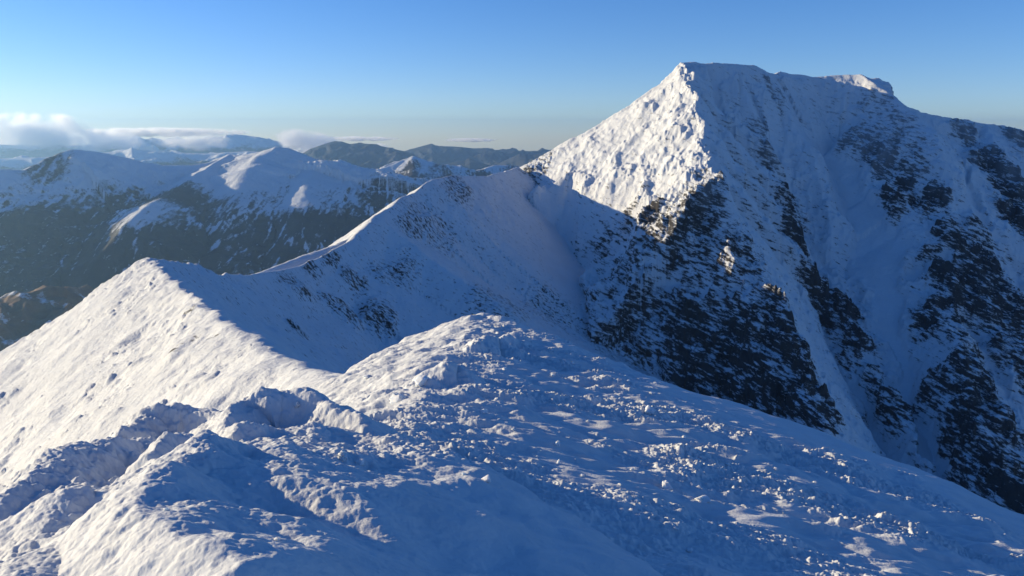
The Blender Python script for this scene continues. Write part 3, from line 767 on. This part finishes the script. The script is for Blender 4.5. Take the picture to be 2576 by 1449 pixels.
def build_range():
    k = PREVIEW
    bear = np.arange(-48, 9, 0.055 * k)
    rng = np.concatenate([np.arange(2300, 3200, 20 * k), np.arange(3200, 7300, 6.0 * k), np.arange(7300, 9000, 60 * k)])
    X, Y = polar(rng, bear)
    wx = fbm(X / 260, Y / 260, 3, 203) * 26; wy = fbm(X / 260, Y / 260, 3, 209) * 26
    st = 2; sl = (slice(None, None, st), slice(None, None, st))
    rd = [R_M1, R_M1b, R_M1c, R_M1d, R_M1e, R_M2, R_M2a, R_M2b]
    Zc, own, dep = ridge_field((X + wx)[sl], (Y + wy)[sl], rd, -1120.0)
    Z = up2(Zc, X.shape, st); dep = up2(dep, X.shape, st)
    fade = 0.15 + 0.85 * sstep(0, 120, dep)
    flat = sstep(-1120, -1000, Z)
    n = ridged(X / 420, Y / 420, 1, 231) * 32 + ridged(X / 190, Y / 190, 1, 233) * 18 + ridged(X / 90, Y / 90, 1, 235) * 9 + ridged(X / 42, Y / 42, 1, 237) * 5 + ridged(X / 20, Y / 20, 1, 239) * 2.5
    Z = Z + n * fade * flat
    nrm = grid_normals(X, Y, Z)
    steep = 1 - nrm[..., 2]
    fall = fbm(X / 21 + 0.5 * pn(Y / 150, X / 150, 241), Y / 120, 4, 251, 0.68)           # streaks down the fall line
    blot = fbm(X / 420, Y / 420, 4, 255)
    line = Z + 75 * blot
    bare = sstep(-330, -500, line + 42 * fall)
    chutes = sstep(0.70, 0.95, ridged(X / 120 + 0.4 * pn(Y / 260, X / 260, 243), Y / 620, 1, 245)) * sstep(-0.2, 0.4, fall + 0.6 * blot)
    tongues = sstep(0.25, 0.8, fall + 0.5 * fbm(X / 240, Y / 240, 2, 247))
    rock = bare * 1.0 - (0.6 * chutes + 0.42 * tongues) * sstep(-950, -560, Z)
    rock = rock + 0.55 * sstep(0.20, 0.36, steep + 0.08 * fall) * sstep(-200, -380, line)
    crag = [W(1020, 440, 6150), W(1030, 470, 5900), W(1040, 420, 6350), W(1115, 440, 6400), W(430, 490, 4650), W(118, 405, 5080)]
    for (cx, cy, cz), rr in zip(crag, (120, 150, 70, 120, 130, 110)):
        q = np.hypot(X - cx, (Y - cy) * 0.6) / rr
        rock = rock + (1 - sstep(0.4, 1.5, q)) * (0.7 + 0.5 * fall)
    V = np.stack([X, Y, Z], -1).reshape(-1, 3)
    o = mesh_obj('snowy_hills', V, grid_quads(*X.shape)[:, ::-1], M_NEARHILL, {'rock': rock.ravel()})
    setp(o, kind='structure')

build_range()

M_HEATH = snow_rock_material("brown_heath", 7.0, ((0.11, 0.060, 0.030), (0.20, 0.115, 0.060)), edge=0.4, bump=0.5)
def build_brown_hill():
    bear = np.arange(-52, -24, 0.07 * PREVIEW)
    rng = np.arange(2500, 3900, 7.0 * PREVIEW)
    X, Y = polar(rng, bear)
    wx = fbm(X / 200, Y / 200, 3, 283) * 40; wy = fbm(X / 200, Y / 200, 3, 289) * 40
    Z, own, dep = ridge_field(X + wx, Y + wy, [R_HILL], -1130.0)
    Z = Z + (ridged(X / 230, Y / 300, 1, 291) * 26 + ridged(X / 90, Y / 120, 1, 293) * 13 + ridged(X / 40, Y / 40, 1, 295) * 5) * sstep(-1130, -1040, Z)
    Z = Z - 40 * (1 - sstep(-1130, -1090, Z))
    rock = 0.75 + 0.9 * fbm(X / 70 + Y / 160, Y / 90, 4, 297) + 0.3
    o = mesh_obj('brown_hill', np.stack([X, Y, Z], -1).reshape(-1, 3), grid_quads(*X.shape)[:, ::-1], M_HEATH, {'rock': rock.ravel()})
    setp(o, kind='structure')
build_brown_hill()

def far_range(name, crest, back, slope, amp, seed, snow_line, base=-1140.0, step=40.0, front=None):
    """a distant chain of hills: crest line of its own, spurs growing away from it"""
    k = PREVIEW
    P = np.array(WP(crest))
    cb = np.degrees(np.arctan2(P[:, 0], P[:, 1])); cr = np.hypot(P[:, 0], P[:, 1]); cz = P[:, 2]
    o_ = np.argsort(cb); cb, cr, cz = cb[o_], cr[o_], cz[o_]
    bear = np.arange(cb[0], cb[-1], 0.05 * k)
    front = front or 2600.0
    off = np.concatenate([np.arange(-front, back, step * k), [back]])
    B = np.radians(bear)[None, :]
    rc = np.interp(bear, cb, cr)[None, :]
    zc = np.interp(bear, cb, cz)[None, :]
    R = rc + off[:, None]
    X = R * np.sin(B); Y = R * np.cos(B)
    d = np.abs(off)[:, None] + 0 * rc
    d = d * (1 + 0.35 * fbm(X / 1500, Y / 1500, 3, seed + 5))
    H = 1600.0
    dep = slope * H * (1 - np.exp(-d / H))
    Z = zc - dep
    fade = sstep(0, 260, d)
    s = amp
    Z = Z + zc * 0 + fade * (ridged(X / (9 * s), Y / (9 * s), 1, seed) * s + ridged(X / (4 * s), Y / (4 * s), 1, seed + 1) * s * 0.5 + ridged(X / (1.9 * s), Y / (1.9 * s), 1, seed + 2) * s * 0.27)
    Z = Z - fade * s * 0.3
    Z = Z + (0.08 + 0.3 * fade) * 0.22 * s * fbm(X / (0.8 * s), Y / (0.8 * s), 3, seed + 3)
    edge = np.minimum(sstep(cb[0], cb[0] + 1.2, bear), 1 - sstep(cb[-1] - 1.2, cb[-1], bear))[None, :]
    Z = base + (np.maximum(Z, base) - base) * edge - 15
    line = Z + 150 * fbm(X / 700, Y / 700, 4, seed + 9)
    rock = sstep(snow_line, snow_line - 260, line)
    V = np.stack([X, Y, Z], -1).reshape(-1, 3)
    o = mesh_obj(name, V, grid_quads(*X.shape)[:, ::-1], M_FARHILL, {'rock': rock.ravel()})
    return setp(o, kind='structure')

# inside the haze: the layers to the right of the snowy range
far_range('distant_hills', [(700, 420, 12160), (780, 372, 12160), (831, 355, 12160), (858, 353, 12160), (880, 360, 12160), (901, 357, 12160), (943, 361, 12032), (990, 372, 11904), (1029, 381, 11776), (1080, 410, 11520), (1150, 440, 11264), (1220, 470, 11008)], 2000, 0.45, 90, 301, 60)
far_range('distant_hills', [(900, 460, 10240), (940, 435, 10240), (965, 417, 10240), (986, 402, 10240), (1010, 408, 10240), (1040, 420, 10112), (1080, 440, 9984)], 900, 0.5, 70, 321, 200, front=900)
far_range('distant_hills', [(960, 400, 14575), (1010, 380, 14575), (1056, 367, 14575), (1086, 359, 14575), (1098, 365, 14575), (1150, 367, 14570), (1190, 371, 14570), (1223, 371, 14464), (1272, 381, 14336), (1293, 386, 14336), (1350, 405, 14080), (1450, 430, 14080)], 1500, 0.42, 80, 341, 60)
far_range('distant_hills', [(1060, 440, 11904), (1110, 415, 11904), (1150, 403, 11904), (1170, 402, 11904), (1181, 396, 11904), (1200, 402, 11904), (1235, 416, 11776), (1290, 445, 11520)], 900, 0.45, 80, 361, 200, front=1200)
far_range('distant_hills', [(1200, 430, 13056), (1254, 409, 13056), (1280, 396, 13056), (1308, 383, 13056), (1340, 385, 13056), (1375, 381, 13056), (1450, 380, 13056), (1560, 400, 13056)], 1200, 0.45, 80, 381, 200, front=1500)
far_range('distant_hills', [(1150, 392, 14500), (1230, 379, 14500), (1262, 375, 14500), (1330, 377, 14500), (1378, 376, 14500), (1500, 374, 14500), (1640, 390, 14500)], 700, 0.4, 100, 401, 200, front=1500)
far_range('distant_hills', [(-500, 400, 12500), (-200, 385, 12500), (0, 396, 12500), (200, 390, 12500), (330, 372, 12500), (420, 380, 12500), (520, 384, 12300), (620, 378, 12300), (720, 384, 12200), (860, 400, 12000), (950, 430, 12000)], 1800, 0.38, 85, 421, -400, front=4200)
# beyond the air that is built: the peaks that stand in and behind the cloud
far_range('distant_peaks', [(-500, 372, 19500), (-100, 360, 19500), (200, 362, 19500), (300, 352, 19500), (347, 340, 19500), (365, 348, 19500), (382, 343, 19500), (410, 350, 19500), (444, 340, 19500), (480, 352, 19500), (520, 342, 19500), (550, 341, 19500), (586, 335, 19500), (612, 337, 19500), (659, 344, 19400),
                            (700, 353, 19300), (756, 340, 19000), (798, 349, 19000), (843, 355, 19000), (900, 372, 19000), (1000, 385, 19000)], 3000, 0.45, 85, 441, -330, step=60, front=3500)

# ------------------------------------------------------------------ ground sheet
def mat_plain(name, c0, c1, scale):
    m, nt, b = newmat(name)
    geo = N(nt, "ShaderNodeNewGeometry")
    f = noise(nt, geo.outputs['Position'], scale, 5)
    nt.links.new(ramp(nt, f, [(0.35, c0), (0.65, c1)]), b.inputs['Base Color'])
    b.inputs['Roughness'].default_value = 0.9
    return m
M_GROUND = mat_plain("moor", (0.03, 0.028, 0.02), (0.06, 0.05, 0.035), 0.004)
n_ = 61
xs = np.linspace(-14900, 14900, n_); ys = np.linspace(-2900, 14900, n_)
GXm, GYm = np.meshgrid(xs, ys)
GZm = -1200 + 12 * fbm(GXm / 1500, GYm / 1500, 3, 501)
o = mesh_obj('ground', np.stack([GXm, GYm, GZm], -1).reshape(-1, 3), grid_quads(n_, n_), M_GROUND)
setp(o, kind='structure')

# ------------------------------------------------------------------ clouds, beyond the haze
def cloud_material():
    m = bpy.data.materials.new("cloud_vapour")
    m.use_nodes = True
    nt = m.node_tree; nt.nodes.clear()
    out = nt.nodes.new("ShaderNodeOutputMaterial")
    pv = nt.nodes.new("ShaderNodeVolumePrincipled")
    pv.inputs['Color'].default_value = (1.0, 1.0, 1.0, 1)
    pv.inputs['Anisotropy'].default_value = 0.55
    tc = nt.nodes.new("ShaderNodeTexCoord")
    ln = nt.nodes.new("ShaderNodeVectorMath"); ln.operation = 'LENGTH'
    nt.links.new(tc.outputs['Object'], ln.inputs[0])
    geo = nt.nodes.new("ShaderNodeNewGeometry")
    n1 = noise(nt, geo.outputs['Position'], 1 / 430.0, 6, 0.62)
    a = math_node(nt, 'MULTIPLY', math_node(nt, 'SUBTRACT', 1.0, ln.outputs['Value']), 1.5)
    b = math_node(nt, 'MULTIPLY', math_node(nt, 'SUBTRACT', n1, 0.52), 5.0)
    d = math_node(nt, 'MULTIPLY', math_node(nt, 'ADD', a, b), 0.006)
    edge = math_node(nt, 'MULTIPLY', math_node(nt, 'SUBTRACT', 1.0, ln.outputs['Value']), 6.0, clamp=True)
    d = math_node(nt, 'MULTIPLY', math_node(nt, 'MAXIMUM', d, 0.0), edge)
    nt.links.new(d, pv.inputs['Density'])
    nt.links.new(pv.outputs[0], out.inputs['Volume'])
    m.cycles.volume_step_rate = 0.25
    return m
M_CLOUD = cloud_material()

def cloud(x0, x1, y0, y1, dist, label, thick=1200.0, tilt=0.0, group=None):
    """an ellipsoid of vapour whose density is broken up by noise"""
    cx, cy = (x0 + x1) / 2, (y0 + y1) / 2
    d = ray(cx, cy)
    k = dist / d[1]
    bm = bmesh.new()
    bmesh.ops.create_icosphere(bm, subdivisions=3, radius=1.0)
    me = bpy.data.meshes.new("cloud"); bm.to_mesh(me); bm.free()
    me.materials.append(M_CLOUD)
    o = bpy.data.objects.new("cloud", me); COL.objects.link(o)
    o.location = (d[0] * k, dist, d[2] * k)
    o.scale = ((x1 - x0) / 2 / F * dist, thick, (y1 - y0) / 2 / F * dist)
    o.rotation_euler = (0, math.radians(tilt), 0)
    return setp(o, label, 'cloud', group, 'thing')

cloud(-110, 250, 276, 408, 16600, "largest pale cloud bank, its rounded top highest above the snowy range", 650)
cloud(130, 375, 318, 396, 16800, "thinner tail of cloud trailing from the tall bank, above the rounded white peak", 500)
cloud(360, 595, 330, 382, 16500, "low flat puff of cloud lying before the blue peaks, between the two white summits", 400)
cloud(685, 890, 328, 396, 16300, "slanting wisp of cloud spilling over the ridge behind the sharper white summit", 400, 12)
cloud(925, 980, 358, 382, 16100, "tiny lone puff of cloud on the dim blue ridge", 200)
cloud(150, 640, 320, 346, 26000, "long bright cloud deck along the horizon behind the peaks", 1200)
cloud(800, 1010, 342, 356, 26000, "thin pale streak of cloud on the horizon above the notched blue hills", 900)
cloud(1110, 1260, 347, 358, 26000, "thin greyish streak of cloud on the horizon above the twin blue hill", 900)

# ------------------------------------------------------------------ air
def build_haze():
    m = bpy.data.materials.new("haze_air")
    m.use_nodes = True
    nt = m.node_tree
    nt.nodes.clear()
    out = nt.nodes.new("ShaderNodeOutputMaterial")
    pv = nt.nodes.new("ShaderNodeVolumePrincipled")
    pv.inputs['Color'].default_value = (0.36, 0.64, 0.98, 1)
    pv.inputs['Density'].default_value = 3.5e-5
    pv.inputs['Anisotropy'].default_value = 0.6
    nt.links.new(pv.outputs[0], out.inputs['Volume'])
    bm = bmesh.new()
    x0, x1, y0, y1, z0, z1 = -15200, 15200, -3200, 15500, -1230, 140
    v = [bm.verts.new(c) for c in ((x0, y0, z0), (x1, y0, z0), (x1, y1, z0), (x0, y1, z0), (x0, y0, z1), (x1, y0, z1), (x1, y1, z1), (x0, y1, z1))]
    for f in ((3, 2, 1, 0), (4, 5, 6, 7), (0, 1, 5, 4), (1, 2, 6, 5), (2, 3, 7, 6), (3, 0, 4, 7)):
        bm.faces.new([v[i] for i in f])
    me = bpy.data.meshes.new("haze"); bm.to_mesh(me); bm.free()
    me.materials.append(m)
    o = bpy.data.objects.new("haze", me); COL.objects.link(o)
    setp(o, kind='stuff')
build_haze()
